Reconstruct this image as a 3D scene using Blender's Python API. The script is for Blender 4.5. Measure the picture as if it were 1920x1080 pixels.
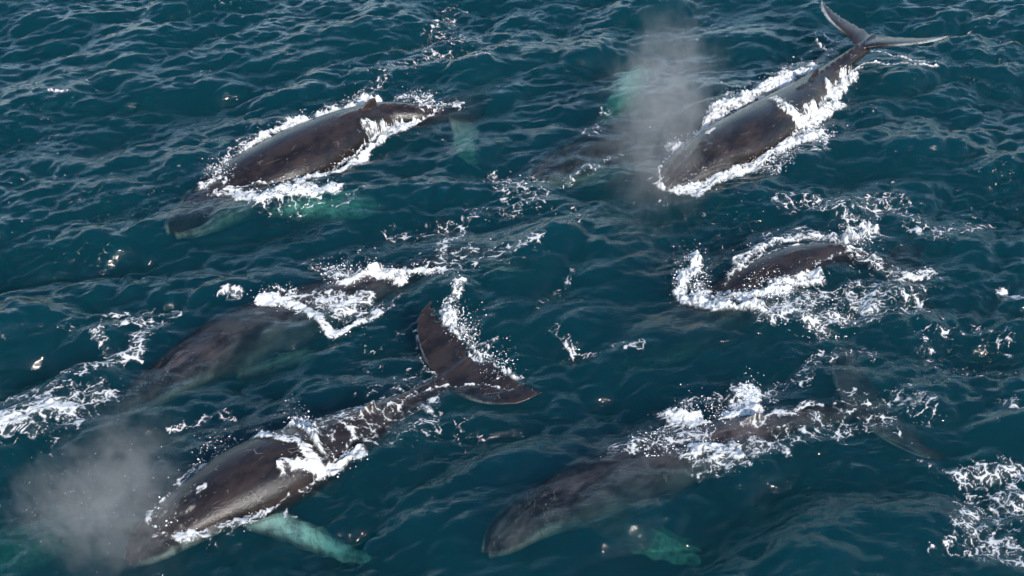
import bpy, bmesh, math
import numpy as np
from mathutils import Vector
from mathutils.bvhtree import BVHTree

for o in list(bpy.data.objects):
    bpy.data.objects.remove(o)
scene = bpy.context.scene
col = scene.collection
rng = np.random.default_rng(11)

# ------------------------------------------------------------------ camera
F_PX = 2110.0                      # focal length in pixels of a 1920 wide frame
CAM_H = 24.0
PITCH = math.radians(38.0)
cam_data = bpy.data.cameras.new('camera')
cam_data.sensor_width = 36.0
cam_data.lens = 36.0 * F_PX / 1920.0
cam_data.clip_start = 0.5
cam_data.clip_end = 20000.0
cam = bpy.data.objects.new('camera', cam_data)
cam.location = (0, 0, CAM_H)
cam.rotation_euler = (math.pi / 2 - PITCH, 0, 0)
col.objects.link(cam)
scene.camera = cam

# ------------------------------------------------------------------ light
SUN_AZ = math.radians(155.0)       # clockwise from +Y (the view direction): right and behind the camera
SUN_EL = math.radians(30.0)
world = bpy.data.worlds.new('World')
scene.world = world
world.use_nodes = True
wn = world.node_tree.nodes
wl = world.node_tree.links
wn.clear()
sky = wn.new('ShaderNodeTexSky')
sky.sky_type = 'NISHITA'
sky.sun_disc = False
sky.sun_elevation = SUN_EL
sky.sun_rotation = SUN_AZ
sky.altitude = 20
sky.air_density = 1.1
sky.dust_density = 0.4
sky.ozone_density = 2.5
bg = wn.new('ShaderNodeBackground')
bg.inputs['Strength'].default_value = 0.15
wo = wn.new('ShaderNodeOutputWorld')
wl.new(sky.outputs[0], bg.inputs['Color'])
wl.new(bg.outputs[0], wo.inputs['Surface'])
sun_data = bpy.data.lights.new('sun', 'SUN')
sun_data.energy = 3.4
sun_data.angle = math.radians(0.53)
sun_data.color = (1.0, 0.94, 0.86)
sun = bpy.data.objects.new('sun', sun_data)
sd = Vector((math.sin(SUN_AZ) * math.cos(SUN_EL), math.cos(SUN_AZ) * math.cos(SUN_EL), math.sin(SUN_EL)))
sun.rotation_euler = (-sd).to_track_quat('-Z', 'Y').to_euler()
sun.location = sd * 200
col.objects.link(sun)

scene.view_settings.view_transform = 'Standard'
scene.view_settings.look = 'None'
scene.view_settings.gamma = 1.0
scene.view_settings.use_curve_mapping = False
scene.view_settings.exposure = 1.1
scene.render.engine = 'CYCLES'
cy = scene.cycles
cy.use_denoising = True
cy.max_bounces = 6
cy.diffuse_bounces = 3
cy.glossy_bounces = 3
cy.transparent_max_bounces = 24
cy.volume_bounces = 1
cy.volume_step_rate = 1.0
cy.volume_max_steps = 128
cy.sample_clamp_indirect = 4.0


# ------------------------------------------------------------------ helpers
def unproject(px, py, z=0.0):
    """The point at height z that the photograph shows at this pixel (1920 x 1080)."""
    a = (np.asarray(px, float) - 960.0) / F_PX
    b = (540.0 - np.asarray(py, float)) / F_PX
    dy = math.cos(PITCH) + b * math.sin(PITCH)
    dz = -math.sin(PITCH) + b * math.cos(PITCH)
    t = (np.asarray(z, float) - CAM_H) / dz
    return a * t, dy * t


def project(x, y, z):
    d = y * math.cos(PITCH) - (z - CAM_H) * math.sin(PITCH)
    u = y * math.sin(PITCH) + (z - CAM_H) * math.cos(PITCH)
    return 960 + F_PX * x / d, 540 - F_PX * u / d


def smooth(a, b, x):
    t = np.clip((x - a) / (b - a), 0, 1)
    return t * t * (3 - 2 * t)


_tab = np.random.default_rng(5).random((256, 256)).astype(np.float32)
_jx = np.random.default_rng(6).random((256, 256)).astype(np.float32)
_jy = np.random.default_rng(7).random((256, 256)).astype(np.float32)


def vnoise(x, y):
    xi = np.floor(x).astype(np.int32); yi = np.floor(y).astype(np.int32)
    fx = (x - xi).astype(np.float32); fy = (y - yi).astype(np.float32)
    fx = fx * fx * fx * (fx * (fx * 6 - 15) + 10); fy = fy * fy * fy * (fy * (fy * 6 - 15) + 10)
    x0 = xi & 255; x1 = (xi + 1) & 255; y0 = yi & 255; y1 = (yi + 1) & 255
    a = _tab[x0, y0] * (1 - fx) + _tab[x1, y0] * fx
    b = _tab[x0, y1] * (1 - fx) + _tab[x1, y1] * fx
    return a * (1 - fy) + b * fy


def fbm(x, y, n=4, gain=0.5):
    s = 0.0; amp = 1.0; tot = 0.0
    for i in range(n):
        c, sn = math.cos(0.7 * i + 0.3), math.sin(0.7 * i + 0.3)
        s = s + amp * vnoise((x * c - y * sn) * 2 ** i + 17.3 * i, (x * sn + y * c) * 2 ** i + 9.1 * i)
        tot += amp; amp *= gain
    return s / tot


def lace(x, y):
    """0 inside cells, 1 on the borders between them (F2 - F1 of a jittered grid)."""
    xi = np.floor(x).astype(np.int32); yi = np.floor(y).astype(np.int32)
    f1 = np.full(x.shape, 9.0, np.float32); f2 = f1.copy()
    for i in (-1, 0, 1):
        for j in (-1, 0, 1):
            cx = xi + i; cyy = yi + j
            d = (cx + _jx[cx & 255, cyy & 255] - x) ** 2 + (cyy + _jy[cx & 255, cyy & 255] - y) ** 2
            d = np.sqrt(d).astype(np.float32)
            f2 = np.minimum(f2, np.maximum(f1, d)); f1 = np.minimum(f1, d)
    return 1.0 - np.clip((f2 - f1) * 1.6, 0, 1)


def mesh_from(name, verts, faces, smooth_shade=True):
    """verts (n,3), faces (m,3 or 4) numpy arrays -> mesh, quickly."""
    me = bpy.data.meshes.new(name)
    nv, (nf, k) = len(verts), faces.shape
    me.vertices.add(nv)
    me.vertices.foreach_set('co', np.ascontiguousarray(verts, np.float32).ravel())
    me.loops.add(nf * k)
    me.loops.foreach_set('vertex_index', np.ascontiguousarray(faces, np.int32).ravel())
    me.polygons.add(nf)
    me.polygons.foreach_set('loop_start', np.arange(0, nf * k, k, dtype=np.int32))
    me.polygons.foreach_set('loop_total', np.full(nf, k, np.int32))
    me.update(calc_edges=True)
    me.validate()
    me.polygons.foreach_set('use_smooth', np.full(len(me.polygons), smooth_shade))
    return me


def add_object(name, me, mat, label=None, cat=None, group=None, kind=None):
    o = bpy.data.objects.new(name, me)
    if mat is not None:
        me.materials.clear(); me.materials.append(mat)
    if label: o['label'] = label
    if cat: o['category'] = cat
    if group: o['group'] = group
    if kind: o['kind'] = kind
    col.objects.link(o)
    return o


def float_attr(me, name, values):
    a = me.attributes.new(name, 'FLOAT', 'POINT')
    a.data.foreach_set('value', np.ascontiguousarray(values, np.float32))


def new_mat(name):
    m = bpy.data.materials.new(name); m.use_nodes = True
    m.node_tree.nodes.clear()
    return m, m.node_tree.nodes, m.node_tree.links


def node(ns, t, **kw):
    n = ns.new(t)
    for k, v in kw.items():
        if k in n.inputs: n.inputs[k].default_value = v
        else: setattr(n, k, v)
    return n


def math_node(ns, ls, op, a, b=None, clamp=False):
    n = ns.new('ShaderNodeMath'); n.operation = op; n.use_clamp = clamp
    for i, v in enumerate((a, b)):
        if v is None: continue
        if hasattr(v, 'links'): ls.new(v, n.inputs[i])
        else: n.inputs[i].default_value = v
    return n.outputs[0]


def ramp(ns, ls, src, a, b, lo=0.0, hi=1.0):
    n = ns.new('ShaderNodeMapRange'); n.interpolation_type = 'SMOOTHSTEP'
    n.inputs['From Min'].default_value = a; n.inputs['From Max'].default_value = b
    n.inputs['To Min'].default_value = lo; n.inputs['To Max'].default_value = hi
    ls.new(src, n.inputs['Value'])
    return n.outputs['Result']


# ------------------------------------------------------------------ materials
def make_water():
    m, ns, ls = new_mat('sea water')
    out = ns.new('ShaderNodeOutputMaterial')
    tc = ns.new('ShaderNodeTexCoord')
    mp = node(ns, 'ShaderNodeMapping'); mp.inputs['Rotation'].default_value = (0, 0, math.radians(-24)); mp.inputs['Scale'].default_value = (0.38, 1.0, 1.0)
    ls.new(tc.outputs['Object'], mp.inputs['Vector'])
    n1 = node(ns, 'ShaderNodeTexNoise', Scale=3.4, Detail=4.0, Roughness=0.55, Distortion=0.4)
    ls.new(mp.outputs[0], n1.inputs['Vector'])
    bump = node(ns, 'ShaderNodeBump', Strength=1.0, Distance=0.027)
    n6 = node(ns, 'ShaderNodeTexNoise', Scale=9.0, Detail=3.0, Roughness=0.6, Distortion=0.3); ls.new(mp.outputs[0], n6.inputs['Vector'])
    # gusts: ruffled and smoother patches
    n0 = node(ns, 'ShaderNodeTexNoise', Scale=0.16, Detail=2.0); ls.new(tc.outputs['Object'], n0.inputs['Vector'])
    ls.new(math_node(ns, ls, 'MULTIPLY', math_node(ns, ls, 'ADD', n1.outputs['Fac'], math_node(ns, ls, 'MULTIPLY', n6.outputs['Fac'], 0.8)), ramp(ns, ls, n0.outputs['Fac'], 0.36, 0.64, 0.8, 1.55)), bump.inputs['Height'])
    geo = ns.new('ShaderNodeNewGeometry')
    dot = ns.new('ShaderNodeVectorMath'); dot.operation = 'DOT_PRODUCT'
    ls.new(bump.outputs[0], dot.inputs[0]); ls.new(geo.outputs['Incoming'], dot.inputs[1])
    c = math_node(ns, ls, 'ABSOLUTE', dot.outputs['Value'])
    inv = math_node(ns, ls, 'SUBTRACT', 1.0, c, True)
    p5 = math_node(ns, ls, 'POWER', inv, 5.0)
    fr = math_node(ns, ls, 'ADD', math_node(ns, ls, 'MULTIPLY', p5, 0.98), 0.02, True)
    t0 = ns.new('ShaderNodeBsdfTransparent')
    rf = node(ns, 'ShaderNodeBsdfRefraction', Roughness=0.0, IOR=1.2); ls.new(bump.outputs[0], rf.inputs['Normal'])
    tr = node(ns, 'ShaderNodeMixShader', Fac=0.5); ls.new(t0.outputs[0], tr.inputs[1]); ls.new(rf.outputs[0], tr.inputs[2])
    gl = node(ns, 'ShaderNodeBsdfGlossy', Roughness=0.07)
    ls.new(bump.outputs[0], gl.inputs['Normal'])
    mix = ns.new('ShaderNodeMixShader')
    ls.new(fr, mix.inputs[0]); ls.new(tr.outputs[0], mix.inputs[1]); ls.new(gl.outputs[0], mix.inputs[2])
    ls.new(mix.outputs[0], out.inputs['Surface'])
    # clear-water absorption (red goes first) and a little scattering by plankton
    A = (0.52, 0.23, 0.29)
    S = (0.0017, 0.0285, 0.0470)
    am = max(A); sm = max(S)
    va = node(ns, 'ShaderNodeVolumeAbsorption', Density=am * 1.0)
    # absorption coefficient is density * (1 - colour)
    va.inputs['Density'].default_value = 1.0
    va.inputs['Color'].default_value = (1 - A[0], 1 - A[1], 1 - A[2], 1)
    vs = node(ns, 'ShaderNodeVolumeScatter', Density=1.0)
    vs.inputs['Color'].default_value = (*S, 1)
    vs.inputs['Anisotropy'].default_value = 0.0
    ad = ns.new('ShaderNodeAddShader')
    ls.new(va.outputs[0], ad.inputs[0]); ls.new(vs.outputs[0], ad.inputs[1])
    ls.new(ad.outputs[0], out.inputs['Volume'])
    return m


def make_skin():
    m, ns, ls = new_mat('whale skin')
    out = ns.new('ShaderNodeOutputMaterial')
    rest = node(ns, 'ShaderNodeAttribute', attribute_name='rest')
    pale = node(ns, 'ShaderNodeAttribute', attribute_name='pale')
    head = node(ns, 'ShaderNodeAttribute', attribute_name='head')
    mp = node(ns, 'ShaderNodeMapping'); mp.inputs['Scale'].default_value = (0.5, 1, 1)
    ls.new(rest.outputs['Vector'], mp.inputs['Vector'])
    n1 = node(ns, 'ShaderNodeTexNoise', Scale=1.6, Detail=8.0, Roughness=0.65); ls.new(mp.outputs[0], n1.inputs['Vector'])
    n2 = node(ns, 'ShaderNodeTexNoise', Scale=12.0, Detail=6.0, Roughness=0.72); ls.new(rest.outputs['Vector'], n2.inputs['Vector'])
    base = node(ns, 'ShaderNodeMix', data_type='RGBA')
    base.inputs[6].default_value = (0.0055, 0.0045, 0.0050, 1); base.inputs[7].default_value = (0.0215, 0.0145, 0.0128, 1)
    ls.new(ramp(ns, ls, n1.outputs['Fac'], 0.36, 0.66), base.inputs[0])
    # lighter grey put into submerged skins, standing in for their brightness under water
    tone = node(ns, 'ShaderNodeAttribute', attribute_name='grey')
    bt = node(ns, 'ShaderNodeMix', data_type='RGBA'); gm = node(ns, 'ShaderNodeMix', data_type='RGBA')
    gm.inputs[6].default_value = (0.010, 0.009, 0.011, 1); gm.inputs[7].default_value = (0.120, 0.105, 0.112, 1)
    ls.new(ramp(ns, ls, n1.outputs['Fac'], 0.36, 0.66), gm.inputs[0])
    ls.new(base.outputs[2], bt.inputs[6]); ls.new(gm.outputs[2], bt.inputs[7]); ls.new(tone.outputs['Fac'], bt.inputs[0])
    base = bt
    # pale flippers, jaw and fluke edges, mottled
    n5 = node(ns, 'ShaderNodeTexNoise', Scale=3.0, Detail=6.0, Roughness=0.7); ls.new(rest.outputs['Vector'], n5.inputs['Vector'])
    pf = math_node(ns, ls, 'MULTIPLY', pale.outputs['Fac'], ramp(ns, ls, n5.outputs['Fac'], 0.30, 0.62, 0.12, 1.1), True)
    c2 = node(ns, 'ShaderNodeMix', data_type='RGBA'); c2.inputs[7].default_value = (0.55, 0.57, 0.54, 1)
    ls.new(base.outputs[2], c2.inputs[6]); ls.new(pf, c2.inputs[0])
    # scars: thin pale scratches
    mp2 = node(ns, 'ShaderNodeMapping'); mp2.inputs['Scale'].default_value = (0.9, 2.6, 2.6); mp2.inputs['Rotation'].default_value = (0, 0, 0.7)
    ls.new(rest.outputs['Vector'], mp2.inputs['Vector'])
    v1 = node(ns, 'ShaderNodeTexVoronoi', feature='DISTANCE_TO_EDGE', Scale=1.1); ls.new(mp2.outputs[0], v1.inputs['Vector'])
    n3 = node(ns, 'ShaderNodeTexNoise', Scale=1.3, Detail=2.0); ls.new(rest.outputs['Vector'], n3.inputs['Vector'])
    sc = math_node(ns, ls, 'MULTIPLY', ramp(ns, ls, v1.outputs['Distance'], 0.0, 0.022, 1, 0), ramp(ns, ls, n3.outputs['Fac'], 0.57, 0.66))
    # barnacles and water beads: dots, denser on the head
    wv = ns.new('ShaderNodeVectorMath'); wv.operation = 'MULTIPLY_ADD'; wv.inputs[1].default_value = (.35, .35, .35)
    ls.new(n2.outputs['Color'], wv.inputs[0]); ls.new(rest.outputs['Vector'], wv.inputs[2])
    v2 = node(ns, 'ShaderNodeTexVoronoi', feature='F1', Scale=8.0); ls.new(wv.outputs[0], v2.inputs['Vector'])
    n4 = node(ns, 'ShaderNodeTexNoise', Scale=2.2, Detail=3.0); ls.new(rest.outputs['Vector'], n4.inputs['Vector'])
    dens = math_node(ns, ls, 'ADD', math_node(ns, ls, 'MULTIPLY', head.outputs['Fac'], 0.12), ramp(ns, ls, n4.outputs['Fac'], 0.46, 0.70, -0.06, 0.22))
    bd = math_node(ns, ls, 'SMOOTH_MIN', 1.0, math_node(ns, ls, 'MULTIPLY', math_node(ns, ls, 'SUBTRACT', dens, v2.outputs['Distance']), 9.0, True))
    marks = math_node(ns, ls, 'MULTIPLY', math_node(ns, ls, 'MAXIMUM', math_node(ns, ls, 'MULTIPLY', sc, 0.55), bd), 0.42)
    c3 = node(ns, 'ShaderNodeMix', data_type='RGBA'); c3.inputs[7].default_value = (0.46, 0.41, 0.37, 1)
    ls.new(c2.outputs[2], c3.inputs[6]); ls.new(marks, c3.inputs[0])
    b = node(ns, 'ShaderNodeBsdfPrincipled')
    ls.new(c3.outputs[2], b.inputs['Base Color'])
    ls.new(ramp(ns, ls, n2.outputs['Fac'], 0.3, 0.7, 0.10, 0.28), b.inputs['Roughness'])
    dry = node(ns, 'ShaderNodeAttribute', attribute_name='dry')
    b.inputs['IOR'].default_value = 1.42
    ls.new(math_node(ns, ls, 'ADD', math_node(ns, ls, 'MULTIPLY', dry.outputs['Fac'], 0.38), 0.02), b.inputs['Specular IOR Level'])
    bp = node(ns, 'ShaderNodeBump', Strength=0.6, Distance=0.03)
    hh = math_node(ns, ls, 'ADD', n2.outputs['Fac'], bd)
    ls.new(hh, bp.inputs['Height']); ls.new(bp.outputs[0], b.inputs['Normal'])
    ls.new(b.outputs[0], out.inputs['Surface'])
    return m


def make_foam():
    m, ns, ls = new_mat('sea foam')
    out = ns.new('ShaderNodeOutputMaterial')
    cov = node(ns, 'ShaderNodeAttribute', attribute_name='cover')
    tc = ns.new('ShaderNodeTexCoord')
    n1 = node(ns, 'ShaderNodeTexNoise', Scale=18.0, Detail=5.0, Roughness=0.7); ls.new(tc.outputs['Object'], n1.inputs['Vector'])
    a = math_node(ns, ls, 'ADD', cov.outputs['Fac'], math_node(ns, ls, 'MULTIPLY', math_node(ns, ls, 'SUBTRACT', n1.outputs['Fac'], 0.5), 0.55))
    fac = ramp(ns, ls, a, 0.04, 1.0, 0.0, 0.96)
    d = node(ns, 'ShaderNodeBsdfDiffuse'); d.inputs['Color'].default_value = (0.74, 0.735, 0.72, 1)
    bp = node(ns, 'ShaderNodeBump', Strength=0.8, Distance=0.05); ls.new(n1.outputs['Fac'], bp.inputs['Height']); ls.new(bp.outputs[0], d.inputs['Normal'])
    t = node(ns, 'ShaderNodeBsdfTranslucent'); t.inputs['Color'].default_value = (0.72, 0.73, 0.72, 1)
    mm = node(ns, 'ShaderNodeMixShader', Fac=0.3); ls.new(d.outputs[0], mm.inputs[1]); ls.new(t.outputs[0], mm.inputs[2])
    tr = ns.new('ShaderNodeBsdfTransparent')
    mix = ns.new('ShaderNodeMixShader'); ls.new(fac, mix.inputs[0]); ls.new(tr.outputs[0], mix.inputs[1]); ls.new(mm.outputs[0], mix.inputs[2])
    ls.new(mix.outputs[0], out.inputs['Surface'])
    return m


MAT_WATER, MAT_SKIN, MAT_FOAM = make_water(), make_skin(), make_foam()

# ------------------------------------------------------------------ waves
TILE, NT = 96.0, 2048


def build_waves():
    r = np.random.default_rng(21)
    k1 = 2 * np.pi * np.fft.fftfreq(NT, TILE / NT)
    kx, ky = np.meshgrid(k1, k1, indexing='ij')
    k = np.hypot(kx, ky); k[0, 0] = 1e-6
    wd = math.radians(-66.0)                       # the wind runs down the picture and a little to the right
    cosw = (kx * math.cos(wd) + ky * math.sin(wd)) / k
    spread = np.where(cosw > 0, 0.06 + 0.94 * np.abs(cosw) ** 3.2, 0.05)
    kp = 2 * np.pi / 8.0
    spec = np.exp(-1.1 * (kp / k) ** 2) / k ** 3.75 * spread * np.exp(-(k * 0.055) ** 2)
    spec[0, 0] = 0
    ph = r.normal(size=(NT, NT)) + 1j * r.normal(size=(NT, NT))
    hk = np.sqrt(spec) * ph
    h = np.fft.ifft2(hk).real
    s = 0.20 / h.std()
    dx = np.fft.ifft2(-1j * kx / k * hk).real * s
    dy = np.fft.ifft2(-1j * ky / k * hk).real * s
    return (h * s).astype(np.float32), dx.astype(np.float32), dy.astype(np.float32)


WH, WDX, WDY = build_waves()


def tile_lookup(T, x, y):
    u = x * (NT / TILE); v = y * (NT / TILE)
    i = np.floor(u).astype(np.int32); j = np.floor(v).astype(np.int32)
    fu = (u - i).astype(np.float32); fv = (v - j).astype(np.float32)
    i0 = i % NT; i1 = (i + 1) % NT; j0 = j % NT; j1 = (j + 1) % NT
    return (T[i0, j0] * (1 - fu) + T[i1, j0] * fu) * (1 - fv) + (T[i0, j1] * (1 - fu) + T[i1, j1] * fu) * fv


CALM_X0, CALM_Y0, CALM_S = -40.0, 5.0, 0.25
CALM = np.ones((320, 260), np.float32)


def wake_calm(x, y):
    """Below 1 close to the animals, whose bodies flatten the chop into slicks."""
    u = np.clip((x - CALM_X0) / CALM_S, 0, CALM.shape[0] - 1.01); v = np.clip((y - CALM_Y0) / CALM_S, 0, CALM.shape[1] - 1.01)
    i = u.astype(int); j = v.astype(int); fu = u - i; fv = v - j
    return (CALM[i, j] * (1 - fu) + CALM[i + 1, j] * fu) * (1 - fv) + (CALM[i, j + 1] * (1 - fu) + CALM[i + 1, j + 1] * fu) * fv


def calm_along(ridge):
    cx = CALM_X0 + CALM_S * np.arange(CALM.shape[0])[:, None]; cy_ = CALM_Y0 + CALM_S * np.arange(CALM.shape[1])[None, :]
    P = [tuple(map(float, unproject(a, b, z))) for a, b, z in ridge]
    best = np.full(CALM.shape, 99.0)
    for (ax, ay), (bx, by) in zip(P[:-1], P[1:]):
        t = np.clip(((cx - ax) * (bx - ax) + (cy_ - ay) * (by - ay)) / ((bx - ax) ** 2 + (by - ay) ** 2), 0, 1)
        best = np.minimum(best, np.hypot(cx - ax - t * (bx - ax), cy_ - ay - t * (by - ay)))
    np.minimum(CALM, 1 - .5 * np.exp(-(best / 1.7) ** 2), out=CALM)


def water_height(x, y):
    """Height of the choppy sea (crests sharper than troughs)."""
    lam = 0.5
    qx, qy = x, y
    for _ in range(4):
        ax = tile_lookup(WDX, qx, qy); ay = tile_lookup(WDY, qx, qy)
        qx = x - lam * ax; qy = y - lam * ay
    h = tile_lookup(WH, qx, qy) * (.70 + .75 * fbm(x * .11 + 5, y * .11 + 2, 2)) * wake_calm(x, y)
    # longer, lower swell
    h = h + 0.07 * np.sin(0.42 * x * 0.35 + 0.42 * y + 1.0) + 0.05 * np.sin(0.30 * y - 0.2 * x + 2.2)
    return h


# ------------------------------------------------------------------ whales
def prof(s, xs, ys):
    return np.interp(s, xs, ys)


PX = [0.0, .012, .03, .06, .10, .15, .20, .28, .36, .45, .55, .65, .75, .85, .92, .97, 1.0]
PW = [.006, .018, .030, .043, .054, .065, .077, .097, .101, .096, .081, .060, .040, .029, .023, .018, .008]
PT = [.004, .010, .015, .021, .029, .038, .047, .066, .078, .078, .068, .054, .041, .031, .024, .016, .008]
PB = [.006, .018, .032, .048, .064, .078, .088, .098, .099, .090, .073, .055, .041, .029, .022, .015, .008]


def _smooth_prof(y):
    xs = np.linspace(0, 1, 401)
    v = np.interp(xs, PX, y)
    kern = np.hanning(15); kern /= kern.sum()
    vp = np.concatenate([np.full(7, v[0]), v, np.full(7, v[-1])])
    return xs, np.convolve(vp, kern, 'valid')


XS, W_ = _smooth_prof(PW); _, T_ = _smooth_prof(PT); _, B_ = _smooth_prof(PB)


def shell_rings(bm, rings):
    vs = [[bm.verts.new(p) for p in r] for r in rings]
    n = len(rings[0])
    for a, b in zip(vs[:-1], vs[1:]):
        for i in range(n):
            bm.faces.new((a[i], a[(i + 1) % n], b[(i + 1) % n], b[i]))
    bm.faces.new(list(reversed(vs[0]))); bm.faces.new(vs[-1])


def whale_template(L, flippers, flap=(0.0, 0.0), curl=(0.0, 0.0), voxel=0.05, fin=1.0, span=0.17, chord=1.0):
    """A straight humpback: x from snout (0) to fluke notch (L), ridge of the back at z = 0, belly down. One mesh."""
    bm = bmesh.new()
    rings = []
    for s in np.concatenate([np.linspace(0, .06, 14), np.linspace(.07, 1, 120)]):
        w, t, b = (np.interp(s, XS, a) * L for a in (W_, T_, B_))
        e = 1.0 + 0.35 * smooth(.6, .9, s)            # the tail stock is keeled above
        flat = 0.75 + 0.25 * smooth(.12, .3, s)       # the rostrum is flat-topped
        ring = []
        for i in range(48):
            a = 2 * math.pi * i / 48
            c, sn = math.cos(a), math.sin(a)
            y = w * math.copysign(abs(c) ** (e * (0.9 if sn > 0 else 1.0)), c)
            z = (t * abs(sn) ** flat if sn > 0 else -b * abs(sn) ** 0.95) - t
            ring.append((s * L, y, z))
        rings.append(ring)
    shell_rings(bm, rings)

    def blob(p, r, sz=(1, 1, 1)):
        m = bmesh.ops.create_icosphere(bm, subdivisions=2, radius=1.0)
        for v in m['verts']:
            v.co = Vector((p[0] + v.co.x * r * sz[0], p[1] + v.co.y * r * sz[1], p[2] + v.co.z * r * sz[2]))

    def top_z(s, y):
        w, t = np.interp(s, XS, W_) * L, np.interp(s, XS, T_) * L
        return t * math.sqrt(max(0.0, 1 - (y / w) ** 2)) - t
    # blowholes behind a raised splash guard, and the ridge that leads to them
    for sy in (-1, 1):
        blob((.172 * L, sy * .011 * L, -.001 * L), .013 * L, (1.7, .8, .75))
    blob((.152 * L, 0, -.002 * L), .013 * L, (1.3, 1.2, .75))
    for s in np.linspace(.03, .14, 8):
        blob((s * L, 0, top_z(s, 0)), .0065 * L, (1.5, .7, .7))
    # tubercles in rows on the rostrum and along the lip
    r2 = np.random.default_rng(3)
    for s in np.linspace(.02, .13, 9):
        w = np.interp(s, XS, W_) * L
        for fy in (-.88, -.52, .52, .88):
            y = fy * w + r2.normal() * .002 * L
            blob((s * L + r2.normal() * .003 * L, y, top_z(s, y * .97)), (.0058 + .0022 * r2.random()) * L, (1, 1, .8))
    # lower jaw: a lip that stands out from the rostrum
    jr = []
    for s in np.linspace(0.0, .21, 16):
        w = np.interp(s, XS, W_) * L * 1.04 + .004 * L
        jr.append(w)
    for sy in (-1, 1):
        rr = []
        for s, w in zip(np.linspace(-.004, .2, 16), jr):
            zc = -np.interp(max(s, 0), XS, T_) * L * 1.05 - .004 * L
            rad = .011 * L * (0.6 + 0.6 * smooth(0, .06, s)) * (1 - .5 * smooth(.15, .2, s))
            rr.append([(s * L, sy * w * .96 + math.cos(a) * rad * .6, zc + math.sin(a) * rad) for a in np.linspace(0, 2 * math.pi, 13)[:-1]])
        shell_rings(bm, rr)
    # low dorsal fin on a step-like hump
    if fin > 0:
        rr = []
        for u in np.linspace(0, 1, 12):
            hgt = (-.012 + .040 * fin * u) * L
            xa = (.615 + .052 * u ** 1.2) * L
            xb = (.695 - .012 * u + .006 * math.sin(u * 3)) * L
            th = .012 * L * (1 - .75 * u) + .02
            ring = []
            for a in np.linspace(0, 2 * math.pi, 17)[:-1]:
                ring.append(((xa + xb) / 2 - math.cos(a) * (xb - xa) / 2, math.sin(a) * th * .55, hgt))
            rr.append(ring)
        shell_rings(bm, rr)
        blob((.60 * L, 0, -.014 * L), .02 * L, (3.0, .8, 1.0))
    # knuckles along the tail stock
    for s in np.linspace(.72, .9, 7):
        blob((s * L, 0, -.004 * L), .010 * L, (1.2, .55, .9))
    # flukes
    for sy, fl, cu in ((1, flap[0], curl[0]), (-1, flap[1], curl[1])):
        rr = []
        for u in np.linspace(-.06, 1, 34):
            t = abs(u)
            le = .905 + .020 * t + .088 * t ** 3
            te = np.interp(t, [0, .06, .2, .45, .7, .88, 1.0], [.988, 1.002, 1.020, 1.022, 1.026, 1.040, 1.050])
            le = le + (1 - chord) * .6 * (te - le) * smooth(.0, .3, t); te = te - (1 - chord) * .4 * (te - le) * smooth(.0, .3, t)
            if t > .9:
                le = le + (te - le) * .85 * ((t - .9) / .1) ** 2
            te += .0035 * math.sin(t * 40 + sy) * (1 - t) + .002 * math.sin(t * 95)
            th = .5 * (.019 * (1 - t) ** 1.3 + .0055) * L
            th = max(th, .042)
            y = sy * u * span * L
            z = -.012 * L + (fl * t + cu * t * t) * L
            ring = []
            for a in np.linspace(0, 2 * math.pi, 21)[:-1]:
                cx = (1 - math.cos(a)) / 2
                ring.append(((le + (te - le) * cx) * L, y, z + math.sin(a) * th * (1.0 - .6 * cx)))
            if sy < 0:
                ring.reverse()
            rr.append(ring)
        shell_rings(bm, rr)
    # flippers: side, direction (unit, back/out/up), bend, length
    flip_axes = []
    for sy, sweep, droop, bend, fl, _pale in flippers:
        s0 = .275
        w = np.interp(s0, XS, W_) * L; t0 = np.interp(s0, XS, T_) * L
        root = Vector((s0 * L, sy * w * .78, -t0 - .035 * L))
        d = Vector((math.sin(sweep), sy * math.cos(sweep) * math.cos(droop), -math.cos(sweep) * math.sin(droop)))
        back = Vector((math.cos(sweep), -sy * math.sin(sweep), 0)).normalized()
        nrm = d.cross(back).normalized()
        rr = []; axis = []
        for u in np.linspace(-.05, 1, 36):
            uu = max(u, 0)
            p = root + d * (u * fl * L) + back * (bend * uu * uu * L)
            ch = np.interp(uu, [0, .12, .35, .65, .85, .95, 1], [.040, .046, .047, .040, .030, .020, .006]) * L
            th = np.interp(uu, [0, .3, .8, 1], [.011, .009, .005, .003]) * L
            th = max(th, .045)
            kn = .0045 * L * math.sin(uu * 34) * smooth(.1, .3, uu)
            ring = []
            for a in np.linspace(0, 2 * math.pi, 21)[:-1]:
                cc = -math.cos(a)
                q = p + back * (ch * cc - (kn if cc < 0 else .3 * kn) * abs(cc)) + nrm * (math.sin(a) * th * (1.15 - .5 * (cc + 1) / 2))
                ring.append(tuple(q))
            rr.append(ring); axis.append((p.x, p.y, p.z))
        shell_rings(bm, rr)
        flip_axes.append(np.array(axis))
    bmesh.ops.recalc_face_normals(bm, faces=bm.faces)
    me = bpy.data.meshes.new('template')
    bm.to_mesh(me); bm.free()
    tmp = bpy.data.objects.new('template', me); col.objects.link(tmp)
    md = tmp.modifiers.new('remesh', 'REMESH'); md.mode = 'VOXEL'; md.voxel_size = voxel
    ms = tmp.modifiers.new('smooth', 'SMOOTH'); ms.factor = 0.5; ms.iterations = 2
    dg = bpy.context.evaluated_depsgraph_get()
    res = bpy.data.meshes.new_from_object(tmp.evaluated_get(dg))
    bpy.data.objects.remove(tmp); bpy.data.meshes.remove(me)
    return res, flip_axes


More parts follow.
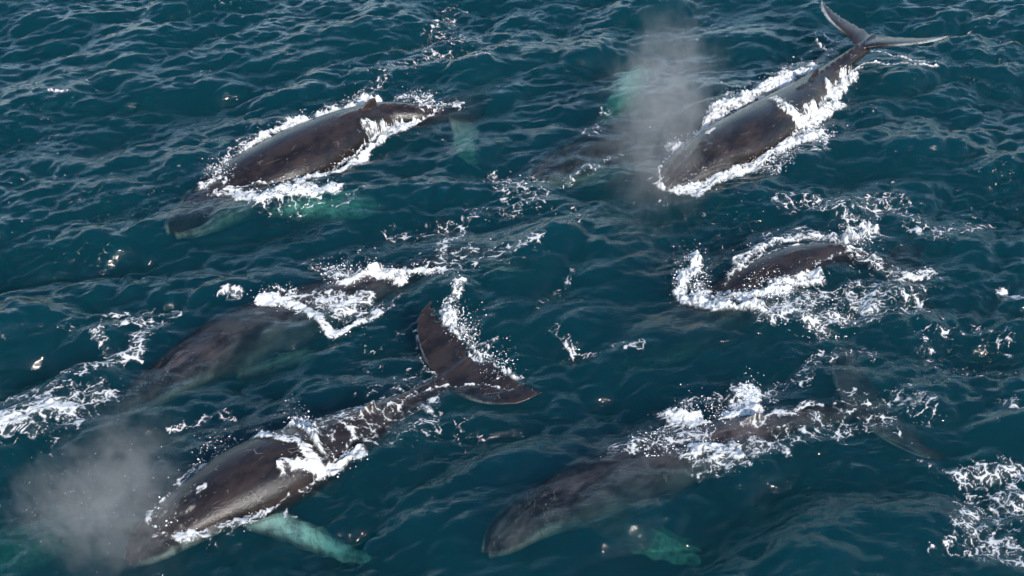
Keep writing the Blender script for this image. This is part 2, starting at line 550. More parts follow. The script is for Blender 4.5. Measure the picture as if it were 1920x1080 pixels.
def catmull(P, n=400):
    P = np.asarray(P, float)
    Q = np.vstack([2 * P[0] - P[1], P, 2 * P[-1] - P[-2]])
    out = []
    m = len(P) - 1
    for i in range(m):
        p0, p1, p2, p3 = Q[i:i + 4]
        t = np.linspace(0, 1, n // m, endpoint=False)[:, None]
        out.append(.5 * (2 * p1 + (p2 - p0) * t + (2 * p0 - 5 * p1 + 4 * p2 - p3) * t ** 2 + (3 * p1 - p0 - 3 * p2 + p3) * t ** 3))
    out.append(P[-1:])
    C = np.vstack(out)
    d = np.r_[0, np.cumsum(np.linalg.norm(np.diff(C, axis=0), axis=1))]
    s = np.linspace(0, d[-1], n)
    return np.stack([np.interp(s, d, C[:, k]) for k in range(3)], 1), d[-1]


def gauss_smooth(a, n):
    kern = np.hanning(2 * n + 1); kern /= kern.sum()
    return np.stack([np.convolve(np.r_[np.linspace(a[0, k] - (a[1, k] - a[0, k]) * n, a[0, k], n, endpoint=False), a[:, k],
                                       np.linspace(a[-1, k], a[-1, k] + (a[-1, k] - a[-2, k]) * n, n + 1)[1:]], kern, 'valid') for k in range(a.shape[1])], 1)


def build_whale(label, ridge, flippers, roll=0.0, tail_roll=0.0, flap=(0, 0), curl=(0, 0), fin=1.0, jaw=0.4, seed=0, grey=0.0, girth=1.0, span=.17, lobe_pale=0.0, edge_pale=.3, chord=1.0):
    """ridge: (px, py, z) along the top of the back from the snout to the fluke notch."""
    calm_along(ridge)
    pts = []
    for px, py, z in ridge:
        x, y = unproject(px, py, z)
        pts.append((float(x), float(y), z))
    C, length = catmull(pts)
    C = gauss_smooth(C, 22)
    flippers = [(-f[0], *f[1:]) for f in flippers]      # given as +1 for the whale's left side
    flap, curl = flap[::-1], curl[::-1]
    me, axes = whale_template(length, flippers, flap, curl, fin=fin, span=span, chord=chord)
    n = len(me.vertices)
    co = np.empty(n * 3, np.float32); me.vertices.foreach_get('co', co); co = co.reshape(-1, 3).astype(float)
    rest = co.copy()
    body = smooth(.97, .85, co[:, 0] / length)
    co[:, 1:] *= (1 + (girth - 1) * body)[:, None]
    s = co[:, 0] / length
    T = np.gradient(C, axis=0); T /= np.linalg.norm(T, axis=1)[:, None]
    ts = np.linspace(0, 1, len(C))
    sc = np.clip(s, 0, 1)
    P = np.stack([np.interp(sc, ts, C[:, k]) for k in range(3)], 1)
    TT = np.stack([np.interp(sc, ts, T[:, k]) for k in range(3)], 1)
    P += TT * ((s - sc) * length)[:, None]
    up = np.array([0, 0, 1.0]) - TT * TT[:, 2:3]
    up /= np.linalg.norm(up, axis=1)[:, None]
    side = np.cross(up, TT)
    ra = np.radians(roll + tail_roll * smooth(.7, 1.0, s))[:, None]
    # roll about the middle of the body rather than the ridge
    u2 = up * np.cos(ra) + side * np.sin(ra); s2 = side * np.cos(ra) - up * np.sin(ra)
    hc = np.interp(sc, XS, T_)[:, None] * length * (1 + (girth - 1) * body)[:, None]
    W = P - up * hc + s2 * co[:, 1:2] + u2 * (co[:, 2:3] + hc)
    me.vertices.foreach_set('co', W.astype(np.float32).ravel())
    # pigment
    y, z = rest[:, 1], rest[:, 2]
    w, t, b = (np.interp(sc, XS, a) * length for a in (W_, T_, B_))
    zz = z + t
    e = (y / w) ** 2 + np.where(zz > 0, zz / t, zz / b) ** 2
    pale = np.zeros(n)
    for ax, fl in zip(axes, flippers):
        dmin = np.full(n, 9.0); at = np.zeros(n)
        for iq, q in enumerate(ax):
            dq = np.linalg.norm(rest - q, axis=1)
            at = np.where(dq < dmin, iq / (len(ax) - 1), at); dmin = np.minimum(dmin, dq)
        soft = smooth(.046, .008, dmin / length) * smooth(1.0, .72, at)     # white middle; edges and tip painted dark to blur into the murky water
        pale = np.maximum(pale, np.where((e > 1.15) & (dmin < .07 * length), fl[5] * (.04 + .96 * soft), 0))
    pale = np.maximum(pale, 0.6 * smooth(-.82, -.97, np.where(zz < 0, zz / b, 0)) * (s < .62))                       # belly
    jw = .36 * jaw * smooth(.72, 1.0, np.abs(y) / w) * smooth(.26, .12, s) * (zz < .3 * t)
    pale = np.maximum(pale, jw)
    fk = (s > .9) * smooth(.05, .13, np.abs(y) / length)
    edge = np.maximum(smooth(.010 + (1 - chord) * .06, .003 + (1 - chord) * .06, s - (.905 + .02 * np.clip(np.abs(y) / (span * length), 0, 1) + .088 * np.clip(np.abs(y) / (span * length), 0, 1) ** 3)), 0)
    pale = np.maximum(pale, edge_pale * fk * edge)
    pale = np.maximum(pale, lobe_pale * (s > .91) * smooth(-.02, -.05, y / length))
    float_attr(me, 'pale', pale)
    float_attr(me, 'dry', smooth(-.12, .0, W[:, 2] - water_height(W[:, 0], W[:, 1])))
    float_attr(me, 'grey', np.full(n, grey))
    float_attr(me, 'head', smooth(.32, .1, s) * smooth(-.4, .2, zz / t))
    a = me.attributes.new('rest', 'FLOAT_VECTOR', 'POINT')
    a.data.foreach_set('vector', (rest + seed * 31.7).astype(np.float32).ravel())
    me.polygons.foreach_set('use_smooth', np.full(len(me.polygons), True))
    me.update()
    me.name = 'humpback_whale'
    o = add_object('humpback_whale', me, MAT_SKIN, label, 'whale', 'humpback whales swimming in one pod')
    print('WHALE', label[:40], 'length %.1f' % length, 'verts', n)
    return o


R = math.radians
whales = []
whales.append(build_whale('dark brown whale with a broad dry back ringed by foam and its head under water',
    [(322, 434, -.28), (385, 372, -.02), (450, 314, .28), (540, 262, .78), (640, 216, .85), (715, 194, .55), (785, 198, .30), (845, 206, -.30), (895, 222, -.7)],
    [(1, R(52), R(12), .02, .29, 1.0), (-1, R(80), R(65), .0, .25, 0)], roll=-8, flap=(-.02, -.02), jaw=.6, seed=1, lobe_pale=.28))
whales.append(build_whale('long dark whale lifting its tail flukes clear of the water beside tall mist',
    [(1243, 346, .05), (1290, 296, .42), (1345, 256, .72), (1420, 212, .95), (1490, 170, .85), (1552, 126, .70), (1606, 88, .92), (1640, 62, 1.0)],
    [(1, R(80), R(65), .0, .25, 0), (-1, R(80), R(65), .0, .25, 0)], flap=(.05, .04), curl=(.0, .0), jaw=.2, seed=2, span=.20, girth=.84, edge_pale=.45, chord=.62))
whales.append(build_whale('submerged grey whale with only its dorsal fin and a sheet of foam breaking the surface',
    [(225, 770, -.48), (300, 700, -.20), (400, 625, -.07), (510, 572, -.05), (610, 540, -.04), (690, 512, .12), (760, 500, -.12), (830, 478, -.45), (900, 452, -.8)],
    [(1, R(72), R(30), .02, .22, .3), (-1, R(80), R(65), .0, .25, 0)], jaw=.3, seed=3, grey=.28, girth=.80))
whales.append(build_whale('glossy dark whale blowing mist with curved tail flukes spread at the surface behind it',
    [(238, 1050, -.25), (300, 985, .10), (370, 925, .48), (450, 868, .82), (535, 828, .80), (610, 803, .45), (688, 770, .26), (756, 742, -.02), (812, 716, -.05), (850, 692, .02), (882, 668, .12)],
    [(1, R(47), R(27), .03, .33, 1.0), (-1, R(80), R(65), .0, .25, 0)], roll=-4, flap=(.0, .01), curl=(.0, .02), jaw=.55, seed=4, span=.215, chord=1.22))
whales.append(build_whale('brown arched back of a diving whale above a wide lace of churned foam',
    [(1150, 690, -2.3), (1230, 640, -1.5), (1310, 588, -.55), (1385, 530, .10), (1450, 490, .40), (1525, 464, .42), (1590, 462, .18), (1650, 484, -.35), (1725, 512, -.85)],
    [(1, R(80), R(65), .0, .25, 0), (-1, R(80), R(65), .0, .25, 0)], fin=.25, seed=5, girth=.82))
whales.append(build_whale('large submerged grey whale whose speckled head and tail show just under the surface',
    [(912, 1034, -.22), (985, 960, -.06), (1080, 905, -.03), (1190, 862, -.05), (1295, 825, -.10), (1385, 796, .10), (1475, 775, -.05), (1565, 765, -.22), (1655, 752, -.50)],
    [(1, R(40), R(44), .02, .28, .03), (-1, R(80), R(65), .0, .25, 0)], jaw=.32, seed=6, grey=.28, girth=.76, flap=(.0, .01), span=.19))
whales.append(build_whale('half hidden whale under water behind the mist, its pale flipper raised',
    [(1000, 334, -.34), (1055, 302, -.24), (1125, 266, -.45), (1210, 224, -1.1), (1310, 172, -2.2), (1400, 120, -3.0), (1480, 80, -3.6)],
    [(-1, R(58), R(-75), -.02, .29, 1.0), (1, R(80), R(65), .0, .25, 0)], jaw=.4, seed=7, grey=.3, girth=.82))
whales.append(build_whale('whale beyond the lower left corner of which only a green glowing flipper shows',
    [(-270, 1350, -1.1), (-250, 1230, -.9), (-235, 1080, -.8), (-235, 940, -.9), (-250, 830, -1.2), (-280, 730, -1.5), (-310, 650, -1.8)],
    [(1, R(14), R(10), .02, .25, .7), (-1, R(80), R(65), .0, .25, 0)], seed=8))

# ------------------------------------------------------------------ sea surface
DX = 0.066
X0, X1, Y0, Y1 = -30.0, 30.0, 15.0, 59.5


def axis_coords(a, b, far_a, far_b):
    core = np.arange(a, b, DX)
    def grow(start, limit):
        out = []; st = DX; p = 0.0
        while start + p < limit:
            st *= 1.22; p += st; out.append(p)
        return np.array(out)
    lo = a - grow(0, far_a)[::-1]; hi = core[-1] + grow(0, far_b)
    return np.concatenate([lo, core, hi])


gx = axis_coords(X0, X1, 5000, 5000)
gy = axis_coords(Y0, Y1, 5000, 9000)
GX, GY = np.meshgrid(gx, gy, indexing='ij')
H = water_height(GX, GY)
step = np.maximum(np.gradient(gx)[:, None], np.gradient(gy)[None, :])
H = H * smooth(3.0, 0.5, step)                      # waves shorter than the cells fade out far from the camera


ni, nj = GX.shape
V = np.stack([GX, GY, H], -1).reshape(-1, 3)
I = np.arange(ni * nj).reshape(ni, nj)
Fq = np.stack([I[:-1, :-1], I[1:, :-1], I[1:, 1:], I[:-1, 1:]], -1).reshape(-1, 4)
# closed below, so that the water is a body and not a sheet
border = np.concatenate([I[:, 0], I[-1, 1:], I[-2::-1, -1], I[0, -2:0:-1]])
nb = len(border); base = len(V)
Vb = V[border].copy(); Vb[:, 2] = -60.0
V = np.vstack([V, Vb, [[0, 0, -60.0]]])
bi = base + np.arange(nb)
skirt = np.stack([border, bi, np.roll(bi, -1), np.roll(border, -1)], -1)
me = mesh_from('sea', V, np.vstack([Fq, skirt]))
bm = bmesh.new(); bm.from_mesh(me); bm.verts.ensure_lookup_table()
cv = bm.verts[len(V) - 1]
for a, b in zip(bi, np.roll(bi, -1)):
    bm.faces.new((bm.verts[a], cv, bm.verts[b])) 
bm.to_mesh(me); bm.free()
sea = add_object('sea', me, MAT_WATER, 'dark teal open sea with wind ripples', 'sea', kind='structure')
# ------------------------------------------------------------------ foam
# every stroke: whale index (None: drifting foam), photo pixels of its middle line, half width in metres, density, height in metres, washes over the back
S = []


def stroke(w, pts, r, d, h=0.0, over=False):
    x, y = unproject([p[0] for p in pts], [p[1] for p in pts], 0.0)
    S.append((w, np.stack([x, y], 1), r * .86 if d >= .9 else r, d, h, over))


# 0 upper whale, dry back
stroke(0, [(690, 184), (600, 216), (500, 262), (430, 304), (405, 345)], .75, .52)
stroke(0, [(690, 188), (600, 222), (510, 262), (440, 304), (425, 335)], .42, 1.0, .22)
stroke(0, [(395, 350), (440, 366), (500, 376), (560, 374), (625, 362)], .65, .92, .10)
stroke(0, [(480, 392), (560, 394), (650, 380), (700, 362)], .6, .42)
stroke(0, [(560, 356), (640, 310), (700, 266), (755, 232), (800, 208)], .40, 1.0, .16)
stroke(0, [(690, 250), (740, 230)], .45, .9, .1, True)
stroke(0, [(672, 186), (690, 192), (712, 190)], .32, .95, .35)
stroke(0, [(760, 185), (780, 178), (800, 190)], .5, .55, .1)
stroke(0, [(790, 215), (810, 200), (850, 200)], .5, .55, .05, True)
stroke(0, [(690, 165), (740, 132), (800, 112), (850, 95), (895, 118)], .95, .40)
stroke(0, [(800, 85), (828, 45), (840, 12)], 1.0, .40)
stroke(0, [(840, 60), (885, 70)], .8, .36)
# 1 whale with raised flukes
stroke(1, [(1530, 128), (1480, 156), (1400, 196), (1330, 236), (1275, 282), (1252, 322), (1246, 345)], .60, 1.0, .22)
stroke(1, [(1246, 344), (1262, 352), (1300, 350)], .40, 1.0, .12)
stroke(1, [(1295, 350), (1350, 334), (1410, 304), (1460, 284), (1520, 262)], .60, 1.0, .15)
stroke(1, [(1470, 238), (1505, 246), (1540, 222), (1565, 190), (1588, 150)], .62, .98, .2, True)
stroke(1, [(1440, 225), (1475, 232)], .35, .8, .1, True)
stroke(1, [(1420, 310), (1480, 296), (1540, 262)], .8, .5)
stroke(1, [(1210, 330), (1230, 365), (1260, 380)], .25, .42)
stroke(1, [(1590, 150), (1600, 130)], .4, .5)
stroke(1, [(1326, 276), (1338, 270)], .20, .9, .03, True)
# 2 submerged whale, sheet of foam
stroke(2, [(495, 560), (540, 566), (585, 592), (618, 615), (660, 608), (702, 592)], .34, 1.0, .10, True)
stroke(2, [(545, 560), (600, 560), (680, 580)], .75, .60, .04, True)
stroke(2, [(600, 560), (640, 580), (680, 560)], .5, .78, .06, True)
stroke(2, [(595, 500), (640, 515), (670, 520)], .7, .52, .06)
stroke(2, [(650, 535), (700, 518), (760, 520), (825, 514)], .36, .92, .10, True)
stroke(2, [(690, 600), (725, 580), (745, 552)], .3, .45, 0, True)
stroke(2, [(820, 500), (900, 488), (985, 468)], .85, .47)
stroke(2, [(835, 515), (900, 505), (960, 495)], .5, .40)
stroke(2, [(730, 440), (800, 432), (860, 410), (960, 388)], .75, .43)
stroke(2, [(845, 490), (835, 470), (870, 440), (862, 418)], .3, .60)
stroke(2, [(420, 562), (448, 557)], .3, .85, .05)
# 3 glossy whale with flukes
stroke(3, [(340, 920), (390, 875), (450, 843), (505, 830)], .6, .55, .05)
stroke(3, [(300, 965), (345, 920), (395, 880), (450, 848), (500, 834)], .28, .9, .15)
stroke(3, [(300, 965), (340, 930), (370, 905)], .3, .8, .08)
stroke(3, [(498, 846), (550, 862), (600, 888)], .30, .95, .05, True)
stroke(3, [(560, 795), (580, 815), (600, 850)], .42, .9, .40, True)
stroke(3, [(540, 840), (600, 865), (640, 860)], .5, .45, .03, True)
stroke(3, [(548, 905), (600, 882), (650, 862), (690, 854)], .33, 1.0, .16, True)
stroke(3, [(330, 1000), (410, 985), (480, 962), (545, 912)], .28, .85, .06)
stroke(3, [(400, 1015), (470, 985), (540, 950)], .4, .4)
stroke(3, [(630, 800), (690, 775), (800, 745)], .75, .48, .03, True)
stroke(3, [(640, 830), (720, 800), (800, 775)], .7, .44, 0, True)
stroke(3, [(760, 800), (840, 800), (880, 815)], .7, .36)
stroke(3, [(700, 750), (780, 700), (830, 660)], .9, .33)
stroke(3, [(850, 605), (858, 640), (888, 672), (930, 696), (962, 708)], .46, 1.0, .30)
stroke(3, [(880, 630), (900, 650), (910, 675)], .6, .60, .15)
stroke(3, [(845, 610), (842, 575), (862, 545)], .32, .75, .15)
stroke(3, [(384, 944), (396, 938)], .16, .85, .02, True)
# 4 diving whale
stroke(4, [(1300, 488), (1283, 520), (1285, 548), (1320, 575), (1370, 592), (1415, 594)], .50, 1.0, .25)
stroke(4, [(1320, 545), (1370, 555)], .45, .8, .08)
stroke(4, [(1385, 558), (1430, 556), (1480, 535), (1520, 520)], .55, 1.0, .18)
stroke(4, [(1430, 570), (1520, 560), (1600, 555), (1690, 545)], 1.4, .54)
stroke(4, [(1420, 600), (1480, 600), (1530, 612), (1580, 602), (1650, 570)], .65, .60, .04)
stroke(4, [(1370, 520), (1430, 472), (1480, 452), (1560, 446)], .42, .78, .15)
stroke(4, [(1440, 450), (1490, 435)], .5, .5)
stroke(4, [(1585, 450), (1610, 436), (1628, 430)], .40, .75, .35)
stroke(4, [(1600, 478), (1660, 505), (1700, 512), (1740, 505)], .5, .62, .05, True)
stroke(4, [(1700, 512), (1718, 514)], .32, 1.0, .08, True)
stroke(4, [(1460, 368), (1520, 385), (1590, 395), (1660, 378)], .85, .47)
stroke(4, [(1545, 400), (1600, 425), (1620, 440)], .7, .52)
stroke(4, [(1690, 400), (1740, 432), (1790, 440), (1835, 412)], .7, .45)
stroke(4, [(1660, 360), (1720, 400)], .8, .36)
# 5 big submerged whale
stroke(5, [(1255, 765), (1270, 790), (1310, 800), (1360, 795), (1405, 760), (1400, 730)], .48, 1.0, .10)
stroke(5, [(1250, 770), (1300, 745), (1370, 750)], .35, .55)
stroke(5, [(1290, 790), (1340, 785), (1380, 770)], .55, 1.0, .08)
stroke(5, [(1170, 850), (1200, 825), (1250, 810), (1300, 820)], .65, .58, .03, True)
stroke(5, [(1270, 850), (1330, 872), (1390, 862), (1440, 830)], .45, .70, .05, True)
stroke(5, [(1320, 850), (1345, 840), (1370, 850)], .48, 1.0, .12, True)
stroke(5, [(1300, 890), (1370, 885), (1430, 850)], .4, .5, 0, True)
stroke(5, [(1400, 800), (1470, 775), (1520, 765)], .3, .6, .03, True)
stroke(5, [(1430, 835), (1520, 808), (1600, 795), (1660, 795)], .65, .50, 0, True)
stroke(5, [(1430, 745), (1480, 712), (1530, 680), (1580, 665), (1650, 655)], .5, .45)
stroke(5, [(1590, 760), (1650, 770), (1720, 770)], .8, .45, 0, True)
stroke(5, [(1685, 725), (1730, 755), (1760, 780)], .3, .42)
stroke(5, [(1690, 820), (1740, 850), (1800, 880)], .3, .40)
# 6 whale behind the mist
stroke(6, [(1000, 335), (1040, 345), (1100, 320), (1150, 285)], .35, .45, 0, True)
stroke(6, [(1105, 255), (1130, 240), (1140, 212)], .45, .46, .02, True)
stroke(6, [(930, 325), (960, 350), (990, 375), (950, 385)], .9, .46)
stroke(6, [(1075, 390), (1085, 420), (1070, 440)], .4, .38)
# drifting foam
stroke(None, [(-20, 800), (60, 795), (120, 780)], .45, .95, .05)
stroke(None, [(-20, 800), (60, 800), (160, 765)], 1.0, .56)
stroke(None, [(-20, 760), (80, 745), (165, 740)], .45, .48)
stroke(None, [(-10, 830), (40, 830)], .6, .42)
stroke(None, [(130, 715), (185, 700), (215, 685)], .5, .50)
stroke(None, [(180, 640), (215, 665), (255, 660), (270, 625), (245, 610)], .42, .60)
stroke(None, [(120, 630), (200, 625), (310, 600)], .55, .42)
stroke(None, [(200, 600), (240, 588), (300, 580)], .4, .42)
stroke(None, [(1800, 905), (1860, 895), (1930, 885)], .7, .56)
stroke(None, [(1800, 990), (1860, 970), (1930, 940)], .8, .52)
stroke(None, [(1820, 950), (1850, 1010), (1930, 1040)], 1.0, .52)
stroke(None, [(1740, 1050), (1790, 1030), (1840, 1050)], .4, .40)
stroke(None, [(1740, 640), (1752, 675), (1790, 690)], .45, .46)
stroke(None, [(1760, 630), (1830, 615), (1890, 640)], .8, .38)
stroke(None, [(1880, 770), (1925, 775)], .5, .5)
stroke(None, [(1800, 700), (1880, 690), (1930, 710)], .5, .38)
stroke(None, [(1040, 620), (1075, 655), (1130, 662), (1210, 650)], .38, .46)
stroke(None, [(1000, 575), (1050, 540), (1075, 515)], .3, .42)
stroke(None, [(1885, 545), (1910, 552)], .3, .85, .04)
stroke(None, [(150, 790), (100, 850)], .5, .35)
stroke(None, [(330, 800), (400, 785), (430, 775)], .3, .48)
stroke(None, [(100, 182), (128, 184)], .22, .75, .04)
stroke(None, [(1250, 790), (1270, 795)], .2, .7)

FS = 0.032
wi = np.arange(-29.5, 29.5, FS); wj = np.arange(16.5, 58.5, FS)
FX, FY = np.meshgrid(wi, wj, indexing='ij')
ppx, ppy = project(FX, FY, 0.0)
inview = (ppx > -90) & (ppx < 2010) & (ppy > -40) & (ppy < 1130)
D = np.zeros(FX.shape, np.float32); HT = np.zeros(FX.shape, np.float32); OV = np.zeros(FX.shape, bool)
WID = np.full(FX.shape, -1, np.int8); WBEST = np.zeros(FX.shape, np.float32)
bend1 = fbm(FX * 1.1 + 3, FY * 1.1 + 8, 3); bend2 = fbm(FX * 1.1 + 41, FY * 1.1 + 23, 3)
patch = fbm(FX * 1.7 + 7, FY * 1.7 + 2, 4, .6)


def box(x0, x1, y0, y1):
    return (slice(max(0, int((x0 - wi[0]) / FS)), max(0, int((x1 - wi[0]) / FS) + 2)), slice(max(0, int((y0 - wj[0]) / FS)), max(0, int((y1 - wj[0]) / FS) + 2)))


# waterline: where a back stands out of the water it carries a collar of foam
EXPO = np.zeros(FX.shape, np.float32)
bvhs = []
RIM = [1.0, 1.0, .75, .8, .9, .6, 0, 0]
for k, o in enumerate(whales):
    n = len(o.data.vertices)
    co = np.empty(n * 3, np.float32); o.data.vertices.foreach_get('co', co); co = co.reshape(-1, 3)
    bvh = BVHTree.FromPolygons(co.tolist(), [tuple(p.vertices) for p in o.data.polygons])
    bvhs.append((bvh, co.min(0), co.max(0)))
    if RIM[k] == 0: continue
    lo, hi = co.min(0) - 1.2, co.max(0) + 1.2
    cs = 0.09
    cx = np.arange(lo[0], hi[0], cs); cyv = np.arange(lo[1], hi[1], cs)
    CX, CY = np.meshgrid(cx, cyv, indexing='ij')
    top = np.full(CX.shape, -99.0, np.float32)
    d = Vector((0, 0, -1))
    for a in range(CX.shape[0]):
        for b in range(CX.shape[1]):
            hit = bvh.ray_cast(Vector((CX[a, b], CY[a, b], 8.0)), d)
            if hit[0] is not None: top[a, b] = hit[0].z
    hw = water_height(CX, CY)
    E = (top > hw + .03).astype(np.float32)
    E = E * (top < hw + 1.6)                           # lifted flukes hang clear of the water
    high = (top > hw + .55) & (np.arange(CX.shape[0])[:, None] >= 0)
    def blur(a, sig):
        fx = np.fft.fftfreq(a.shape[0], cs)[:, None]; fy = np.fft.fftfreq(a.shape[1], cs)[None, :]
        return np.fft.ifft2(np.fft.fft2(a) * np.exp(-2 * (np.pi * sig) ** 2 * (fx ** 2 + fy ** 2))).real
    near = np.clip(blur(E, .17) * 2.3, 0, 1)
    wide = np.clip(blur(E, .48) * 1.5, 0, 1)
    sl = box(lo[0], hi[0], lo[1], hi[1])
    u = (FX[sl] - cx[0]) / cs; v = (FY[sl] - cyv[0]) / cs
    ui = np.clip(np.round(u).astype(int), 0, len(cx) - 1); vi = np.clip(np.round(v).astype(int), 0, len(cyv) - 1)
    def up(a):
        u0 = np.clip(np.floor(u).astype(int), 0, len(cx) - 2); v0 = np.clip(np.floor(v).astype(int), 0, len(cyv) - 2)
        fu = np.clip(u - u0, 0, 1); fv = np.clip(v - v0, 0, 1)
        return (a[u0, v0] * (1 - fu) + a[u0 + 1, v0] * fu) * (1 - fv) + (a[u0, v0 + 1] * (1 - fu) + a[u0 + 1, v0 + 1] * fu) * fv
    inside = (u >= 0) & (u <= len(cx) - 1) & (v >= 0) & (v <= len(cyv) - 1)
    e = np.where(inside, up(E), 0)
    rim = np.where(inside, np.maximum(up(near), .55 * up(wide)), 0) * (1 - .9 * e) * RIM[k]
    rim = rim * (.72 + .55 * patch[sl])
    EXPO[sl] = np.maximum(EXPO[sl], e)
    better = rim > D[sl]
    WID[sl] = np.where(better & (rim > .05), k, WID[sl])
    D[sl] = np.maximum(D[sl], rim)
    HT[sl] = np.maximum(HT[sl], .10 * rim)

for w, P, r, d, h, over in S:
    lo = P.min(0) - r * 1.7; hi = P.max(0) + r * 1.7
    sl = box(lo[0], hi[0], lo[1], hi[1])
    x = FX[sl] + (bend1[sl] - .5) * (.5 + r); y = FY[sl] + (bend2[sl] - .5) * (.5 + r)
    best = np.full(x.shape, 9e9)
    for (ax, ay), (bx, by) in zip(P[:-1], P[1:]):
        dx, dy = bx - ax, by - ay
        t = np.clip(((x - ax) * dx + (y - ay) * dy) / (dx * dx + dy * dy + 1e-9), 0, 1)
        best = np.minimum(best, np.hypot(x - ax - t * dx, y - ay - t * dy))
    f = smooth(1.35, .25, best / r)
    dd = (d if d < .7 else d if d < .9 else d * 1.06) * f * (.78 + .68 * patch[sl] if d < .7 else .85 + .3 * patch[sl])
    if not over:
        dd = dd * (1 - EXPO[sl])
    else:
        OV[sl] |= dd > .05
    better = dd > D[sl]
    WID[sl] = np.where(better & (dd > .05), -1 if w is None else w, WID[sl])
    D[sl] = np.maximum(D[sl], dd)
    HT[sl] = np.maximum(HT[sl], h * f)
# thin drifting wisps everywhere
wisp = fbm(FX * .22 + 11, FY * .22 + 31, 5)
D = np.maximum(D, (.22 * smooth(.58, .72, wisp) * (1 - EXPO)).astype(np.float32))

sel = inview & (D > .10)
x, y, dn = FX[sel], FY[sel], D[sel]
wx = x + .55 * (fbm(x * 2.1, y * 2.1 + 5, 4, .6) - .5); wy = y + .55 * (fbm(x * 2.1 + 30, y * 2.1 + 50, 3) - .5)
l1 = lace(wx / .48, wy / .48 * 1.2); l2 = lace(wx / .19 + 9, wy / .19 * 1.2)
brk = fbm(x * 4.3 + 3, y * 4.3, 4, .65)
pat = np.maximum(l1 ** 3.0, .78 * l2 ** 2.2) * (.60 + .72 * brk)
cov = smooth(0, .62, 1.12 * dn + .84 * pat + .40 * (brk - .5) - .93)
cov = np.maximum(cov, .34 * smooth(.34, .95, dn) * (.35 + 1.1 * brk))      # milky aerated water round the white
C = np.zeros(FX.shape, np.float32); C[sel] = cov
keep = C > .03
quad = (C[:-1, :-1] + C[1:, :-1] + C[1:, 1:] + C[:-1, 1:]) > .16
quad &= inview[:-1, :-1]
lump = fbm(FX * 3.1 + 77, FY * 3.1, 4, .6); lump2 = fbm(FX * 9.0, FY * 9.0 + 4, 3, .6)
labels = {0: 'white foam collar around the dry backed whale and the streaks trailing beyond its tail',
          1: 'thick bright white foam along both flanks of the whale with raised flukes',
          2: 'sheet of bubbling foam sliding over the submerged whale with the small dorsal fin',
          3: 'foam and splashes along the glossy whale and behind its spread flukes',
          4: 'wide net of churned foam around the brown arched back',
          5: 'foam swirl above the dorsal fin of the large submerged whale',
          6: 'thin curls of foam in front of the whale behind the mist',
          -1: 'thin drifting foam lace scattered over the open water'}
drop_src = []
for k in (0, 1, 2, 3, 4, 5, 6, -1):
    q = quad & (WID[:-1, :-1] == k)
    if k == -1: q = quad & (WID[:-1, :-1] == -1)
    ii, jj = np.nonzero(q)
    if len(ii) == 0: continue
    idx = np.full(FX.shape, -1, np.int32)
    corners = [(ii, jj), (ii + 1, jj), (ii + 1, jj + 1), (ii, jj + 1)]
    used = np.zeros(FX.shape, bool)
    for a, b in corners: used[a, b] = True
    ua, ub = np.nonzero(used); idx[ua, ub] = np.arange(len(ua))
    vx, vy = FX[ua, ub], FY[ua, ub]
    vz = water_height(vx, vy)
    if k >= 0:
        bvh, blo, bhi = bvhs[k]
        d = Vector((0, 0, -1))
        need = OV[ua, ub] & (vx > blo[0]) & (vx < bhi[0]) & (vy > blo[1]) & (vy < bhi[1])
        for n in np.nonzero(need)[0]:
            hit = bvh.ray_cast(Vector((vx[n], vy[n], 8.0)), d)
            if hit[0] is not None and hit[0].z + .012 > vz[n]: vz[n] = hit[0].z + .012
    cc = C[ua, ub]
    vz = vz + .016 + cc * (.03 * lump2[ua, ub] + HT[ua, ub] * np.clip(2.6 * lump[ua, ub] - .75, 0, 1.6) * (.8 + .4 * lump2[ua, ub]))
    me = mesh_from('foam', np.stack([vx, vy, vz], 1), np.stack([idx[a, b] for a, b in corners], 1))
    float_attr(me, 'cover', cc)
    add_object('foam', me, MAT_FOAM, labels[k], 'foam', kind='stuff')
    dense = np.nonzero((cc > .8) & (HT[ua, ub] > .04))[0]
    drop_src.append((k, vx[dense], vy[dense], vz[dense], HT[ua, ub][dense]))
    print('FOAM', k, len(ii))

# ------------------------------------------------------------------ spray: droplets flung up by the animals
m, ns, ls = new_mat('water droplets')
out = ns.new('ShaderNodeOutputMaterial')
b = node(ns, 'ShaderNodeBsdfPrincipled', Roughness=0.3); b.inputs['Base Color'].default_value = (0.85, 0.86, 0.86, 1)
ls.new(b.outputs[0], out.inputs['Surface'])
MAT_DROP = m
OCT_V = np.array([(1, 0, 0), (-1, 0, 0), (0, 1, 0), (0, -1, 0), (0, 0, 1), (0, 0, -1)], float)
OCT_F = np.array([(0, 2, 4), (2, 1, 4), (1, 3, 4), (3, 0, 4), (2, 0, 5), (1, 2, 5), (3, 1, 5), (0, 3, 5)])
